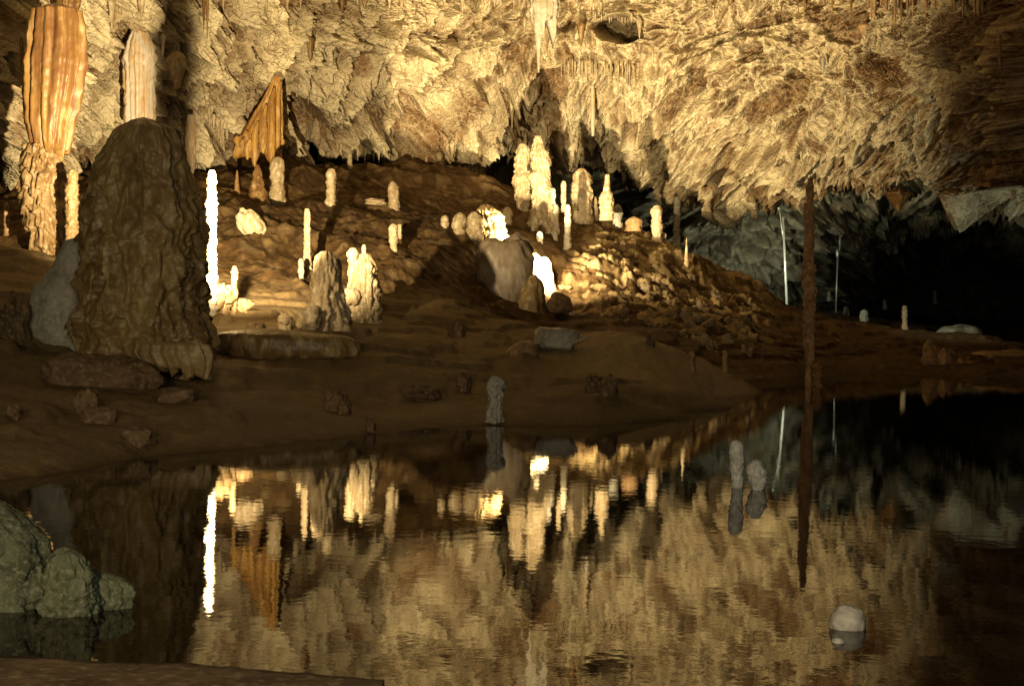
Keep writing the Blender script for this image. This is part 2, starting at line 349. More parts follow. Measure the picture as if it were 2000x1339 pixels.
us = axis([(-900, -30, 12), (-30, 2030, 2.0), (2030, 2900, 12)])
nr1 = axis([(-900, -12, 14), (-12, 0, 1)])  # above the frame
tt = np.concatenate([np.linspace(-1.9, -.04, 70), np.linspace(-.03, 1.0, 330)])
V = np.where(tt[:, None] < 0, tt[:, None] * 470, tt[:, None] * lip(us)[None])
U = us[None] + 0 * V
DP = ceil_depth(U, V)
X, Y, Z = P(U, V, DP)
# underside that runs back from the lip, then a rear wall down to the floor
rows = []
xl, yl, zl = X[-1], Y[-1], Z[-1]
dirx = xl / yl
rt = sstep(1120, 1230, us)
for back, dz in [(.25, .03), (.7, .2), (1.5, .5), (3, .8), (5, 1.0), (7, .5), (8.5, -1), (9.5, -3), (10, -6), (10.3, -12)]:
    for_y = yl + back
    for_y = for_y + rt * back * .6
    rows.append((dirx * for_y, for_y, zl + dz * (1 - rt) + rt * back * .34))
X = np.vstack([X] + [r[0][None] for r in rows]); Y = np.vstack([Y] + [r[1][None] for r in rows]); Z = np.vstack([Z] + [r[2][None] for r in rows])
# normals by finite differences
def normals(X, Y, Z):
    Pn = np.stack([X, Y, Z], -1)
    du = np.gradient(Pn, axis=1); dv = np.gradient(Pn, axis=0)
    n = np.cross(du, dv); n /= np.linalg.norm(n, axis=-1, keepdims=True) + 1e-9
    k = slice(0, max(8, int(n.shape[0] * .9)))
    return -n if n[k, ..., 1].mean() > 0 else n
Nn = normals(X, Y, Z)
Uu = 1000 + F * X / Y                        # bearing of each point, for regional character
right = sstep(980, 1250, Uu)
# texture runs along the surface itself (arc length), so that it is not stretched where the wall turns
mr = 250
ax_ = np.concatenate([[0], np.cumsum(np.hypot(np.diff(X[mr]), np.diff(Y[mr])))]); ax_ -= np.interp(1000, Uu[mr], ax_)
XA = ax_[None] + 0 * X
ZA = np.zeros_like(Z); st_ = np.sqrt(np.diff(Z, axis=0) ** 2 + (.6 * np.diff(Y, axis=0)) ** 2); ZA[1:] = -np.cumsum(st_, axis=0); ZA -= ZA[mr:mr + 1]
wx = XA + .8 * perlin(XA / 3.2, 0.5, ZA / 3.2) + .30 * perlin(XA / .8, 3.1, ZA / .8)
wz = ZA + .8 * perlin(XA / 3.2 + 40, 0.5, ZA / 3.2) + .30 * perlin(XA / .8 + 9, 7.1, ZA / .8)
big = fbm(XA / 7.5, .7, ZA / 5.0, 3)
def rot2(a):
    a = math.radians(a); return wx * math.cos(a) + wz * math.sin(a), -wx * math.sin(a) + wz * math.cos(a)
fu, fv = rot2(43); fold = ridged(fu / 7.0, 3.3, fv / 1.9, 4)
fmask = sstep(450, 750, Uu) * (1 - sstep(1020, 1120, Uu))
su, sv = rot2(15); strata = ridged(su / 4.5, 1.3, sv / .95, 4)
smask = sstep(1080, 1200, Uu) * (1 - sstep(1550, 1750, Uu))
lu, lv = rot2(62)
bil = lambda x, y, z, o: sum((.55 ** i) * (np.abs(perlin(x * 2.07 ** i + 3.1 * i, y, z * 2.07 ** i)) * 2 - .5) for i in range(o))
flake = bil(lu / 2.3, .7, lv / .85, 4)                       # creased scales and hoods
flute = ridged(wx / .50, .9, wz / 3.0, 3)
lump = fbm(wx / 1.3, 2.5, wz / 1.1, 4)
f1, f2, idn = worley(wx / .85, wz / .72); e1 = f2 - f1
g1, g2, gi = worley(su / .56 + 50, sv / .32); e2 = g2 - g1
h1, h2, hi = worley(lu / .42 + 90, lv / .26); e3 = h2 - h1
web = np.exp(-(e1 / .13) ** 1.5); web2 = np.exp(-(e2 / .16) ** 1.5); web3 = np.exp(-(e3 / .16) ** 1.5)
patch = sstep(.42, .50, fbm(XA / 2.6 + 3, .5, ZA / 2.0, 2))         # bare brown patches without calcite
lacy = sstep(-.25, .1, fbm(XA / 4 + 30, 2.2, ZA / 3.5, 2))
left = 1 - right
hq = wz / .62 + .8 * perlin(wx / .45, 5.5, wz / 1.4) + .4 * perlin(wx / .16, 2.5, .3); hood = 1 - (hq - np.floor(hq)); hood = hood * sstep(0, .12, hq - np.floor(hq))
hq2 = wz / .27 + .9 * perlin(wx / .22 + 8, 5.5, wz / .8); hood2 = 1 - (hq2 - np.floor(hq2)); hood2 = hood2 * sstep(0, .12, hq2 - np.floor(hq2))
hz = sstep(-.2, .25, fbm(wx / 2.2 + 60, .4, wz / 1.6, 2))
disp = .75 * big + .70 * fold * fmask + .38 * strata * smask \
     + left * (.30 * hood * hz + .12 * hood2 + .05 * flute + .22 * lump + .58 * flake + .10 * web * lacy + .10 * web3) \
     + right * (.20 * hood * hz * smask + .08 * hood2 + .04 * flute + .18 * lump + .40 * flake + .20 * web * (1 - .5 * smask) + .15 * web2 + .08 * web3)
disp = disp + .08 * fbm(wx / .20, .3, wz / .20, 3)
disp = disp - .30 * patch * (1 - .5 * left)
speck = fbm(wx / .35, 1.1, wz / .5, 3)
calc = np.clip(left * (.30 + .70 * flake + .15 * hood + .35 * web * lacy + .30 * web3 + .25 * speck + .25 * lump) + right * (-.08 + .85 * web + .65 * web2 + .35 * web3 + .25 * lump + .3 * speck + .25 * smask), 0, 1)  # left: shade in the creases put into the colour; right: brown hollows
calc = calc * (1 - .15 * sstep(1450, 1950, Uu)) * (1 - patch * (.9 * right + .55 * left))
# the pit near the top with its rim
def blob(u0, v0, a, b, rot=0):
    c = P(u0, v0, float(ceil_depth(u0, v0))); s = c[1] / F
    dx = (X - c[0]) / (a * s); dz = (Z - c[2]) / (b * s)
    if rot: dx, dz = dx * math.cos(rot) + dz * math.sin(rot) * b / a, -dx * math.sin(rot) * a / b + dz * math.cos(rot)
    return np.sqrt(dx * dx + dz * dz) + .25 * fbm(X / .8, 3.3, Z / .8, 2)
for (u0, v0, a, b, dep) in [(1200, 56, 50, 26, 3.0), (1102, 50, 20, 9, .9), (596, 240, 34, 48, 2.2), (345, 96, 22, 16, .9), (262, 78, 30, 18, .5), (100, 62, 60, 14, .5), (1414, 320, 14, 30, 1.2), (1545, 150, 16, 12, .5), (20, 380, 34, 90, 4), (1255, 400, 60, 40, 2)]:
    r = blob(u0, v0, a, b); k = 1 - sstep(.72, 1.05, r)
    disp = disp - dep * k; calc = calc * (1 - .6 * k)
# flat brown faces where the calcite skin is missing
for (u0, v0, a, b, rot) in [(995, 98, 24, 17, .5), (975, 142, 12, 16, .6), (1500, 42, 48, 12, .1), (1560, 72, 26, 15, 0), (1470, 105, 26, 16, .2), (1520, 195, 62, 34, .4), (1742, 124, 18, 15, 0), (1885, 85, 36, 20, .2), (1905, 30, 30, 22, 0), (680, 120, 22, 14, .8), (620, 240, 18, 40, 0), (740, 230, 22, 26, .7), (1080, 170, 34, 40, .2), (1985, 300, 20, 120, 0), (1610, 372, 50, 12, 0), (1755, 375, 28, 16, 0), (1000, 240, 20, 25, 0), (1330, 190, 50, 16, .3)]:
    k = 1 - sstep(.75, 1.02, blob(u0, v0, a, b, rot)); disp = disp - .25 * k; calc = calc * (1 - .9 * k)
# slanting beds standing proud of the wall
def seg(u0, v0, u1, v1, wpx, amp, brown=0.0):
    global disp, calc
    a = P(u0, v0, float(ceil_depth(u0, v0))); b = P(u1, v1, float(ceil_depth(u1, v1)))
    ax, az, bx, bz = a[0], a[2], b[0], b[2]; L2 = (bx - ax) ** 2 + (bz - az) ** 2
    t = np.clip(((X - ax) * (bx - ax) + (Z - az) * (bz - az)) / L2, 0, 1)
    dd = ((X - ax - t * (bx - ax)) * -(bz - az) + (Z - az - t * (bz - az)) * (bx - ax)) / math.sqrt(L2)
    dr = np.sqrt((X - ax - t * (bx - ax)) ** 2 + (Z - az - t * (bz - az)) ** 2) + .12 * lump
    w_ = wpx * a[1] / F
    k = 1 - sstep(.45, 1.0, dr / w_)
    disp = disp + 1.5 * amp * k * (.6 + .4 * t)
    if brown: calc = calc * (1 - brown * k * sstep(-.25, .35, dd / w_))
seg(795, 298, 925, 188, 26, 1.1, .95); seg(860, 318, 985, 215, 22, .8, .6); seg(880, 330, 960, 262, 12, .6)
seg(1035, 130, 1000, 180, 14, .7); seg(1000, 180, 1000, 252, 10, .7); seg(1000, 232, 1170, 240, 9, -.5); seg(1170, 240, 1300, 225, 7, -.35)
seg(1250, 160, 1400, 110, 14, .5); seg(1230, 250, 1420, 190, 12, .5); seg(1380, 330, 1560, 280, 10, .5); seg(1300, 120, 1480, 75, 10, .4)
seg(1700, 90, 1760, 190, 10, .5); seg(1760, 190, 1850, 330, 12, .4); seg(1480, 370, 1600, 300, 10, .4); seg(1930, 60, 1945, 360, 22, 1.2, .9)
seg(0, 250, 60, 150, 16, .8); seg(0, 140, 60, 30, 16, .8); seg(20, 200, 90, 60, 9, .5); seg(380, 300, 440, 200, 12, .5); seg(600, 60, 700, 90, 12, .4)
fadeb = np.ones_like(disp); fadeb[-len(rows) + 3:] *= .6
disp = disp * fadeb
Q = np.stack([X, Y, Z], -1) + Nn * disp[..., None]
ceil_surface = (Q, U if False else None)
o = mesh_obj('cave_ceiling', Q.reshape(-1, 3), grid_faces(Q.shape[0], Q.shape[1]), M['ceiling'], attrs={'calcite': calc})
tag(o, kind='structure', label='cream and brown cave ceiling sloping down behind the slope')
# lookup of the displaced ceiling near an image direction
_qx = 1000 + F * Q[:400, :, 0] / Q[:400, :, 1]; _qr = (Q[:400, :, 2] - H) / Q[:400, :, 1]
def ceil_at(px, py):
    x, y, z = P(px, py, 1.0); u = 1000 + F * x; r = z - H
    j = np.argmin((_qx - u) ** 2 + ((_qr - r) * F) ** 2); j = np.unravel_index(j, _qx.shape)
    return Q[j[0], j[1]]

# ------------------------------------------------------------------ far wall of the passage
fpts = [(900, 200, 72), (900, 650, 70), (1150, 330, 66), (1150, 600, 68), (1350, 380, 62), (1350, 600, 66), (1500, 380, 61), (1500, 600, 68), (1600, 400, 63), (1600, 500, 68), (1600, 620, 78), (1750, 380, 66), (1720, 480, 78), (1720, 620, 120), (1900, 300, 50), (1900, 400, 62), (1900, 450, 90), (1900, 520, 130), (2000, 300, 46), (2000, 410, 56), (2000, 470, 90), (1800, 350, 58), (1800, 430, 70), (1900, 660, 150), (2200, 300, 42), (2200, 500, 120), (2200, 700, 150), (2800, 300, 60), (2800, 700, 120), (300, 200, 70), (300, 650, 65)]
fa = np.array(fpts, float); ft = TPS(fa[:, :2], fa[:, 2], reg=1e-3, scale=1000.)
us = axis([(300, 1100, 10), (1100, 2040, 2.6), (2040, 2800, 12)]); vs = np.linspace(180, 700, 230)
U, V = np.meshgrid(us, vs); DP = np.clip(ft(U, V), 44, 160); X, Y, Z = P(U, V, DP)
Nn = normals(X, Y, Z)
wx = X + .8 * perlin(X / 2.5, Y / 6, Z / 2.5)
ang = math.radians(25); su = wx * math.cos(ang) + Z * math.sin(ang); sv = -wx * math.sin(ang) + Z * math.cos(ang)
f1, f2, _i = worley(su / 1.3, sv / .7); g1, g2, _i = worley(su / .6, sv / .35)
disp = .9 * fbm(X / 5, Y / 9, Z / 4, 3) + .5 * ridged(su / 3, 2.1, sv / 1.1, 4) + .9 * bil(su / 2.2, .4, sv / .8, 4) + .12 * (1 - sstep(.05, .35, f2 - f1)) + .15 * fbm(X / .4, 1.2, Z / .4, 3)
Q2 = np.stack([X, Y, Z], -1) + Nn * disp[..., None]
o = mesh_obj('far_cave_wall', Q2.reshape(-1, 3), grid_faces(len(vs), len(us)), M['far'])
tag(o, kind='structure', label='dark greenish rough rock wall at the back of the passage')

# pale rim of the path at the lower left corner
ux = np.linspace(-700, 760, 60); vy = np.interp(ux, [-700, 0, 400, 760], [1288, 1303, 1320, 1350]) + 3 * perlin(ux / 90, .3, .2)
rows = []
for k, (back, zz_) in enumerate([(0, -.3), (0, .0), (-.02, .045), (-.10, .055), (-.5, .05), (-.9, .05)]):
    d_ = H * F / (vy - hor(ux)) ; x_, y_, z_ = P(ux, 600 + 0 * ux, d_); rows.append(np.stack([x_, d_ + back + 0 * ux, zz_ + .008 * perlin(ux / 30, k * .7, .4)], -1))
o = mesh_obj('path_rim', np.concatenate(rows), grid_faces(6, 60), M['mudrock']); tag(o, kind='structure', label='pale muddy rim of the path at the near corner')
# ------------------------------------------------------------------ bodies of dripstone
seedn = [0]
def body(name, outline, d, mat, knob=0.16, flute=0.10, drip=0.0, rough=0.10, step=None, segs=40, dens=1.0, depth=1.0, parent=None, sink=0.15, fringe=0.0, rings=None, craggy=0.0, vstretch=1.0, flen=1.0):
    """a solid of rock whose outline (y, x-left, x-right in the photograph, top to bottom) stands at forward distance d.
    Round in plan (depth = thickness ratio front to back)."""
    seedn[0] += 1; sd = seedn[0] * 5.37
    ol = sorted(outline); ys = np.array([q[0] for q in ol], float)
    pts = [(P((a + b) / 2, y, d), (b - a) / 2 * d / F) for y, a, b in ol]
    zc = np.array([p[0][2] for p in pts])[::-1]; xc = np.array([p[0][0] for p in pts])[::-1]; rc = np.array([p[1] for p in pts])[::-1]
    wid = max(rc.max(), .02); hgt = zc[-1] - zc[0]
    n = int(min(420, max(24, hgt / (d / F * 2.2) * dens))) if rings is None else rings
    zz = np.linspace(zc[0], zc[-1], n)
    # smooth interpolation of the outline
    def sm(v):
        f = np.interp(zz, zc, v); k = max(1, n // 70)
        ker = np.ones(2 * k + 1) / (2 * k + 1); return np.convolve(np.pad(f, k, mode='edge'), ker, 'valid')
    xx = sm(xc); rr = sm(rc)
    th = np.linspace(0, 2 * math.pi, segs, endpoint=False)
    T, Zg = np.meshgrid(th, zz); R = rr[:, None] + 0 * T; Xc = xx[:, None] + 0 * T
    c, s = np.cos(T), np.sin(T); s0 = wid
    kn = perlin(Zg / (s0 * 1.3), sd + c * .35, s * .35) + .6 * perlin(Zg / (s0 * .55), sd + 5 + c * .8, s * .8)
    fl = 1 - np.abs(perlin(c * 3.2 + sd, s * 3.2, Zg / (s0 * 5) * flen)) * 2.2
    ro = fbm(c * 2.2 + sd, s * 2.2, Zg / s0 * 1.8, 4)
    rel = 1 + knob * kn + flute * fl + rough * ro * 1.4
    if drip:
        st = step or s0 * .9
        q = Zg / st + .55 * perlin(c * 2.6 + sd, s * 2.6, Zg / s0 * .5) + .30 * perlin(c * 7 + sd, s * 7, 0.5)
        fr = q - np.floor(q)
        rel = rel + drip * ((1 - fr) ** 1.5 - .4) * (1 + .8 * perlin(c * 6 + sd, s * 6, np.floor(q) * 3.3))
    if craggy:
        Rm = rr.max(); wz_ = vstretch * Zg / Rm + .25 * perlin(c * 3, s * 3 + sd, Zg / Rm * 3)
        a1, a2, ai = worley(c * 5 + sd, s * 5, wz_ * 3.2, dim3=True); b1, b2, bi = worley(c * 11 + sd, s * 11, wz_ * 5, dim3=True)
        rel = rel + craggy * (1.4 * (.5 - a1) + 1.1 * (ai - .5) * sstep(.02, .12, a2 - a1) + .8 * (.45 - b1) + .5 * (bi - .5))
    R = R * np.clip(rel, .25, 2.2)
    Zo = Zg
    if fringe:
        k = sstep(.35, 0, (Zg - zz[0]) / hgt)
        Zo = Zg + k * fringe * hgt * (.5 + perlin(c * 4 + sd, s * 4, 1.7) + .5 * perlin(c * 9 + sd, s * 9, 4.7))
    Xo = Xc + R * c; Yo = d + R * s * depth
    v = np.stack([Xo, Yo, Zo], -1)
    bx, bz = xx[0], zz[0]
    v = v - np.array([bx, d, bz]); v = v.reshape(-1, 3)
    f = [q for q in grid_faces(n, segs, True)]
    nv = len(v)
    tp = v[-segs:].mean(0) + [0, 0, min(.35 * rr[-1], .10 * hgt)]; bt = v[:segs].mean(0) - [0, 0, .3 * rr[0] if rr[0] < .6 * wid else 0]
    v = np.vstack([v, tp, bt])
    a = (n - 1) * segs
    quads = np.array(f)
    tris = [[a + i, a + (i + 1) % segs, nv] for i in range(segs)] + [[(i + 1) % segs, i, nv + 1] for i in range(segs)]
    faces = quads.tolist() + tris
    o = mesh_obj(name, v, faces, mat, parent)
    o.location = (bx, d, bz)
    return o
PROF = {
 'post': [(0, .5), (.05, .8), (.25, .9), (.6, .85), (1, 1.15)],
 'cone': [(0, .16), (.1, .34), (.35, .52), (.7, .8), (1, 1.1)],
 'dome': [(0, .3), (.07, .62), (.2, .88), (.5, 1.0), (.9, .95), (1, 1.0)],
 'bottle': [(0, .25), (.12, .35), (.38, .45), (.45, .8), (.75, .95), (1, .85)],
 'knob': [(0, .5), (.12, .95), (.4, .8), (.6, .95), (.85, .7), (1, .9)],
 'needle': [(0, .12), (.3, .35), (1, 1.0)],
}
def stalagmite(px, yt, yb, w, prof, mat, label, pxt=None, d=None, group=None, name='stalagmite', cat='stalagmite', sink=.12, **kw):
    pxt = px if pxt is None else pxt
    if d is None: d = ground_hit(px, yb) or 45
    sk = sink * F / d * (1 if yb - yt > 30 else .6)
    ol = [(yt + t * (yb - yt), pxt + (px - pxt) * t - r * w / 2, pxt + (px - pxt) * t + r * w / 2) for t, r in PROF[prof]]
    yl, xl, xr = ol[-1]; ol.append((yl + sk, xl, xr))
    kw['knob'] = max(kw.get('knob', .18), .14) * 1.3; kw['rough'] = max(kw.get('rough', .12), .12); kw.setdefault('drip', .14); kw.setdefault('craggy', .05); kw.setdefault('dens', 1.6)
    kw.setdefault('segs', 28 if w * 1024 / 2000 < 20 else 44)
    o = body(name, ol, d, M[mat], **kw)
    return tag(o, label, cat, group)

# ---- the big dark stalagmite on the near bank
dB = 20.0
o = body('stalagmite', [(236, 262, 296), (246, 240, 326), (262, 228, 336), (290, 212, 348), (330, 196, 358), (380, 180, 370), (430, 168, 382), (480, 161, 390), (540, 155, 396), (600, 152, 400), (660, 158, 404), (700, 160, 404), (745, 168, 400)], dB, M['olive'],
         knob=.05, flute=.09, drip=.10, rough=.12, step=1.15, segs=230, depth=.9, craggy=.055, vstretch=.6)
tag(o, 'huge dark dome shaped stalagmite with dripping skirts at the near left bank', 'stalagmite')
o = body('flowstone_mound', [(470, 128, 160), (520, 105, 180), (560, 70, 190), (600, 52, 195), (640, 45, 200), (680, 60, 200), (705, 85, 200)], 20.8, M['grey'], knob=.05, flute=.05, rough=.05, segs=70)
tag(o, 'smooth pale rock lobe leaning against the left side of the huge dark stalagmite', 'flowstone')
# drip fringe shelf below it
def rock(name, px, py, w, h, d, mat, label, cat='rock', e=2.6, depth=.9, rough=.12, facet=.12, segs=34, rot=0.0, parent=None, group=None, seed=None, tilt=0):
    seedn[0] += 1; sd = (seed if seed is not None else seedn[0]) * 3.17
    a = w / 2 * d / F; b = h / 2 * d / F
    nr = segs // 2 + 2
    ph = np.linspace(-math.pi / 2 + .02, math.pi / 2 - .02, nr); th = np.linspace(0, 2 * math.pi, segs, endpoint=False)
    T, Pp = np.meshgrid(th, ph)
    pw = lambda v: np.sign(v) * np.abs(v) ** (2 / e)
    x = pw(np.cos(Pp)) * pw(np.cos(T)); y = pw(np.cos(Pp)) * pw(np.sin(T)); z = pw(np.sin(Pp))
    f1, f2, idn = worley(x * 1.1 + sd, y * 1.1, z * 1.1, dim3=True)
    rr = 1 + rough * fbm(x * 1.3 + sd, y * 1.3, z * 1.3, 4) * 1.5 + facet * (f1 - .45)
    x, y, z = x * rr * a, y * rr * a * depth, z * rr * b
    if tilt:
        x, z = x * math.cos(tilt) - z * math.sin(tilt), x * math.sin(tilt) + z * math.cos(tilt)
    if rot: x, y = x * math.cos(rot) - y * math.sin(rot), x * math.sin(rot) + y * math.cos(rot)
    v = np.stack([x, y, z], -1).reshape(-1, 3); nv = len(v)
    v = np.vstack([v, v[-segs:].mean(0), v[:segs].mean(0)]); k = (nr - 1) * segs
    faces = grid_faces(nr, segs, True).tolist() + [[k + i, k + (i + 1) % segs, nv] for i in range(segs)] + [[(i + 1) % segs, i, nv + 1] for i in range(segs)]
    o = mesh_obj(name, v, faces, M[mat], parent); o.location = P(px, py, d)
    if label: tag(o, label, cat, group)
    return o
def rockg(name, px, yb, w, h, mat, label, sinkf=.25, **kw):
    d = ground_hit(px, yb) or 30
    return rock(name, px, yb - h * (.5 - sinkf * .5), w, h * (1 + sinkf), d, mat, label, **kw)

rock('rock_slab', 205, 738, 205, 86, 18.0, 'mudrock', 'large flat slab of rock tilted under the huge dark stalagmite', e=3.2, segs=80, rough=.13, depth=.6, tilt=-.12)
o = body('drip_curtain', [(672, 275, 400), (690, 270, 408), (712, 285, 410), (738, 300, 405)], 18.9, M['olive'], knob=.03, flute=.16, rough=.05, segs=150, fringe=.45, depth=.45, flen=.3)
tag(o, 'fringed curtain of drips under the foot of the huge dark stalagmite', 'flowstone')
o = body('flowstone_shelf', [(646, 470, 560), (649, 440, 630), (654, 424, 672), (662, 414, 690), (680, 412, 700), (696, 425, 694), (708, 440, 660)], 22.0, M['olive'], knob=.02, flute=.05, rough=.05, segs=200, fringe=.15, depth=.28, flen=.3)
tag(o, 'low rounded flowstone shelf with a dark gap under it, right of the huge dark stalagmite', 'flowstone')

# ---- left column
dC = 30.0
col_e = bpy.data.objects.new('rock_column', None); col.objects.link(col_e); col_e.location = P(92, 505, dC)
tag(col_e, 'thick fluted rock column with orange streaks reaching from ledge to ceiling at far left', 'column')
def child(o, par):
    bpy.context.view_layer.update(); o.parent = par; o.matrix_parent_inverse = Matrix.Translation(-Vector(par.location))
o = body('curtain', [(20, 70, 150), (75, 64, 156), (120, 58, 158), (180, 58, 150), (230, 60, 140), (275, 66, 132), (300, 70, 128)], dC, M['ochre'], knob=.02, flute=.30, rough=.04, segs=130, fringe=.10, depth=.7, flen=.25); child(o, col_e)
o = body('pedestal', [(285, 52, 118), (330, 48, 120), (345, 44, 128), (400, 46, 128), (415, 50, 135), (460, 60, 140), (520, 68, 150)], dC + .2, M['tan'], knob=.06, flute=.12, drip=.22, rough=.07, step=.45, segs=120, flen=.5); child(o, col_e)
stalagmite(141, 332, 512, 26, 'post', 'tan', 'knobbly cream stalagmite standing against the right side of the thick left column', d=29.2, knob=.16, drip=.15)
stalagmite(12, 395, 480, 10, 'post', 'brownrock', 'thin dark stalagmite in the black recess left of the thick column', d=31)
rock('ledge_rock', 40, 520, 200, 110, 31.0, 'hill', 'banded stone ledge at the foot of the thick left column', e=2.6, segs=60, rough=.14, depth=.6)
rock('ledge_rock', 115, 500, 110, 90, 30.6, 'hill', 'rounded brown rock carrying the foot of the thick left column', e=2.4, segs=50, rough=.15, depth=.6)

# ---- slender white one with its broken cluster
stalagmite(413, 333, 612, 21, 'post', 'white', 'tall slender blazing white stalagmite just right of the huge dark stalagmite', pxt=414, d=24.0, knob=.20, flute=.06, drip=.14, rough=.12, step=.22)
rock('rubble_lump', 428, 585, 50, 56, 24.4, 'tan', 'jagged crust lump at the foot of the slender white stalagmite', e=2.0, rough=.35, facet=.5, segs=44)
stalagmite(458, 520, 610, 13, 'knob', 'tan', 'short knotty stalagmite right of the slender white one', d=24.6, knob=.25, rough=.2)
stalagmite(388, 520, 600, 10, 'knob', 'tan', 'stubby broken stalagmite touching the slender white one on its left', d=24.2, knob=.25, rough=.2)
rock('rubble_lump', 470, 600, 44, 34, 24.9, 'brownrock', 'dark lump beside the short knotty stalagmite', rough=.25, facet=.3)

# ---- slope, left half
stalagmite(647, 330, 398, 20, 'post', 'cream', 'ringed cream stalagmite high on the left slope', knob=.16, drip=.18, step=.25)
stalagmite(600, 408, 522, 14, 'post', 'cream', 'thin straight yellow stalagmite halfway up the left slope', knob=.10, drip=.12, step=.25)
stalagmite(588, 505, 545, 12, 'knob', 'cream', 'tiny stub below the thin straight yellow stalagmite', knob=.2)
o = body('stalagmite', [(492, 628, 648), (500, 620, 655), (520, 616, 660), (550, 612, 664), (590, 603, 672), (615, 596, 680), (640, 580, 688), (655, 580, 690)], ground_hit(640, 638) or 26, M['cream'], knob=.12, flute=.12, rough=.14, drip=.08, segs=90, craggy=.08, dens=1.5)
tag(o, 'broad cream cone stalagmite split into lit and shaded halves', 'stalagmite'); dS = o.location.y
rock('rubble_lump', 602, 622, 48, 40, dS - .5, 'cream', 'knobbly cream lump at the left foot of the broad cone stalagmite', rough=.3, facet=.3)
stalagmite(662, 505, 600, 12, 'post', 'cream', 'narrow rib standing behind the right flank of the broad cone', d=dS + .5)
stalagmite(557, 612, 642, 26, 'dome', 'cream', 'small rounded stub alone on the floor left of the broad cone', knob=.08, rough=.15)
dT = (ground_hit(712, 630) or 27)
o = body('stalagmite', [(497, 704, 724), (520, 695, 732), (550, 688, 738), (575, 684, 740), (600, 688, 742), (628, 692, 746), (640, 692, 746)], dT, M['cream'], knob=.14, flute=.14, rough=.14, drip=.14, step=.45, segs=90, craggy=.08, dens=1.5)
tag(o, 'stout cream stalagmite with folded sides and a finger on top', 'stalagmite')
stalagmite(711, 478, 505, 9, 'post', 'cream', 'small finger on the crown of the stout folded stalagmite', d=dT, sink=.2)
stalagmite(690, 485, 560, 24, 'knob', 'cream', 'knobbly shoulder pinnacle left of the stout folded stalagmite', d=dT + .1, knob=.1)
rock('rubble_lump', 688, 578, 30, 34, dT - .3, 'cream', 'small swelling low on the left of the stout folded stalagmite', rough=.2)
stalagmite(770, 355, 408, 20, 'dome', 'cream', 'leaning hooded stalagmite on the upper slope with a pale rock at its left', pxt=767, knob=.1, flute=.15)
rock('rock', 735, 395, 40, 12, (ground_hit(735, 398) or 44) - .1, 'cream', 'low pale rock left of the leaning hooded stalagmite', rough=.2)
stalagmite(768, 438, 486, 18, 'knob', 'cream', 'two lobed yellowish stub on the mid slope above the stout stalagmite', knob=.2)
stalagmite(781, 438, 462, 12, 'knob', 'cream', 'small block shaped knob beside the two lobed stub', knob=.1)
stalagmite(683, 300, 330, 10, 'post', 'cream', 'tiny pale stalagmite in the dark gap under the ceiling left of centre')
stalagmite(463, 333, 378, 12, 'cone', 'ochre', 'small orange cone stalagmite in the dark left of the hanging orange curtain')
stalagmite(503, 322, 395, 36, 'cone', 'ochre', 'orange cone stalagmite under the hanging orange curtain', flute=.15)
stalagmite(541, 308, 395, 28, 'post', 'cream', 'ringed yellow stalagmite meeting the hanging orange curtain', knob=.08, drip=.16, step=.35)
rock('rock', 490, 440, 44, 60, (ground_hit(500, 450) or 33), 'cream', 'bright white crust patch on the clay slope right of the slender white stalagmite', e=2.2, rough=.25, facet=.3, depth=.5, segs=50, tilt=.6)

# ---- centre group
dM = ground_hit(1057, 450) or 43
o = body('stalagmite', [(266, 1046, 1056), (275, 1042, 1060), (290, 1040, 1064), (296, 1037, 1070), (310, 1040, 1072), (335, 1040, 1072), (340, 1036, 1074), (370, 1040, 1076), (400, 1038, 1080), (430, 1036, 1084), (450, 1038, 1088), (462, 1042, 1086)], dM, M['cream'], knob=.14, flute=.08, drip=.26, rough=.12, step=.5, segs=90, craggy=.06, dens=1.6)
tag(o, 'tallest white stalagmite of stacked rings in the centre of the cave', 'stalagmite')
stalagmite(1080, 368, 395, 11, 'knob', 'white', 'small white knob stuck to the right side of the tallest stalagmite', d=dM - .3)
stalagmite(1085, 400, 452, 14, 'post', 'white', 'thin rib at the right foot of the tallest stalagmite', d=dM - .1)
o = body('stalagmite', [(282, 1014, 1026), (292, 1010, 1032), (310, 1006, 1034), (330, 1008, 1036), (350, 1002, 1036), (370, 1004, 1034), (385, 1006, 1034), (405, 1012, 1032), (415, 1014, 1030)], ground_hit(1022, 412) or 46, M['cream'], knob=.14, flute=.12, drip=.26, rough=.12, step=.5, segs=80, craggy=.06, dens=1.6)
tag(o, 'second tallest ringed stalagmite, cream, just left of the tallest white one', 'stalagmite')
stalagmite(1101, 354, 408, 11, 'knob', 'cream', 'slim knobbly stalagmite behind the right side of the tallest one', knob=.1)
stalagmite(1108, 400, 486, 13, 'post', 'white', 'needle thin blazing white stalagmite right of the tallest one', pxt=1109, knob=.08, drip=.15, step=.2)
stalagmite(1136, 330, 432, 41, 'dome', 'cream', 'broad blunt stalagmite like a barrel right of the tallest one', d=(ground_hit(1136, 436) or 48), knob=.03, flute=.10, drip=.06)
stalagmite(1184, 341, 424, 28, 'bottle', 'cream', 'bottle shaped stalagmite with a pointed neck right of the blunt barrel one', pxt=1186, knob=.08)
stalagmite(1163, 384, 428, 14, 'cone', 'cream', 'tiny cone between the barrel and bottle shaped stalagmites')
stalagmite(1206, 400, 442, 18, 'dome', 'grey', 'small shaded grey stalagmite right of the bottle shaped one')
stalagmite(1238, 424, 448, 30, 'dome', 'brownrock', 'squat brown stump on the crest right of centre', knob=.05)
stalagmite(1283, 402, 470, 24, 'knob', 'cream', 'knobbly cream stalagmite with a bent head on the right crest', knob=.1, drip=.08)
stalagmite(1322, 385, 484, 14, 'post', 'grey', 'tall smooth grey pillar in shade behind the right crest', d=52)
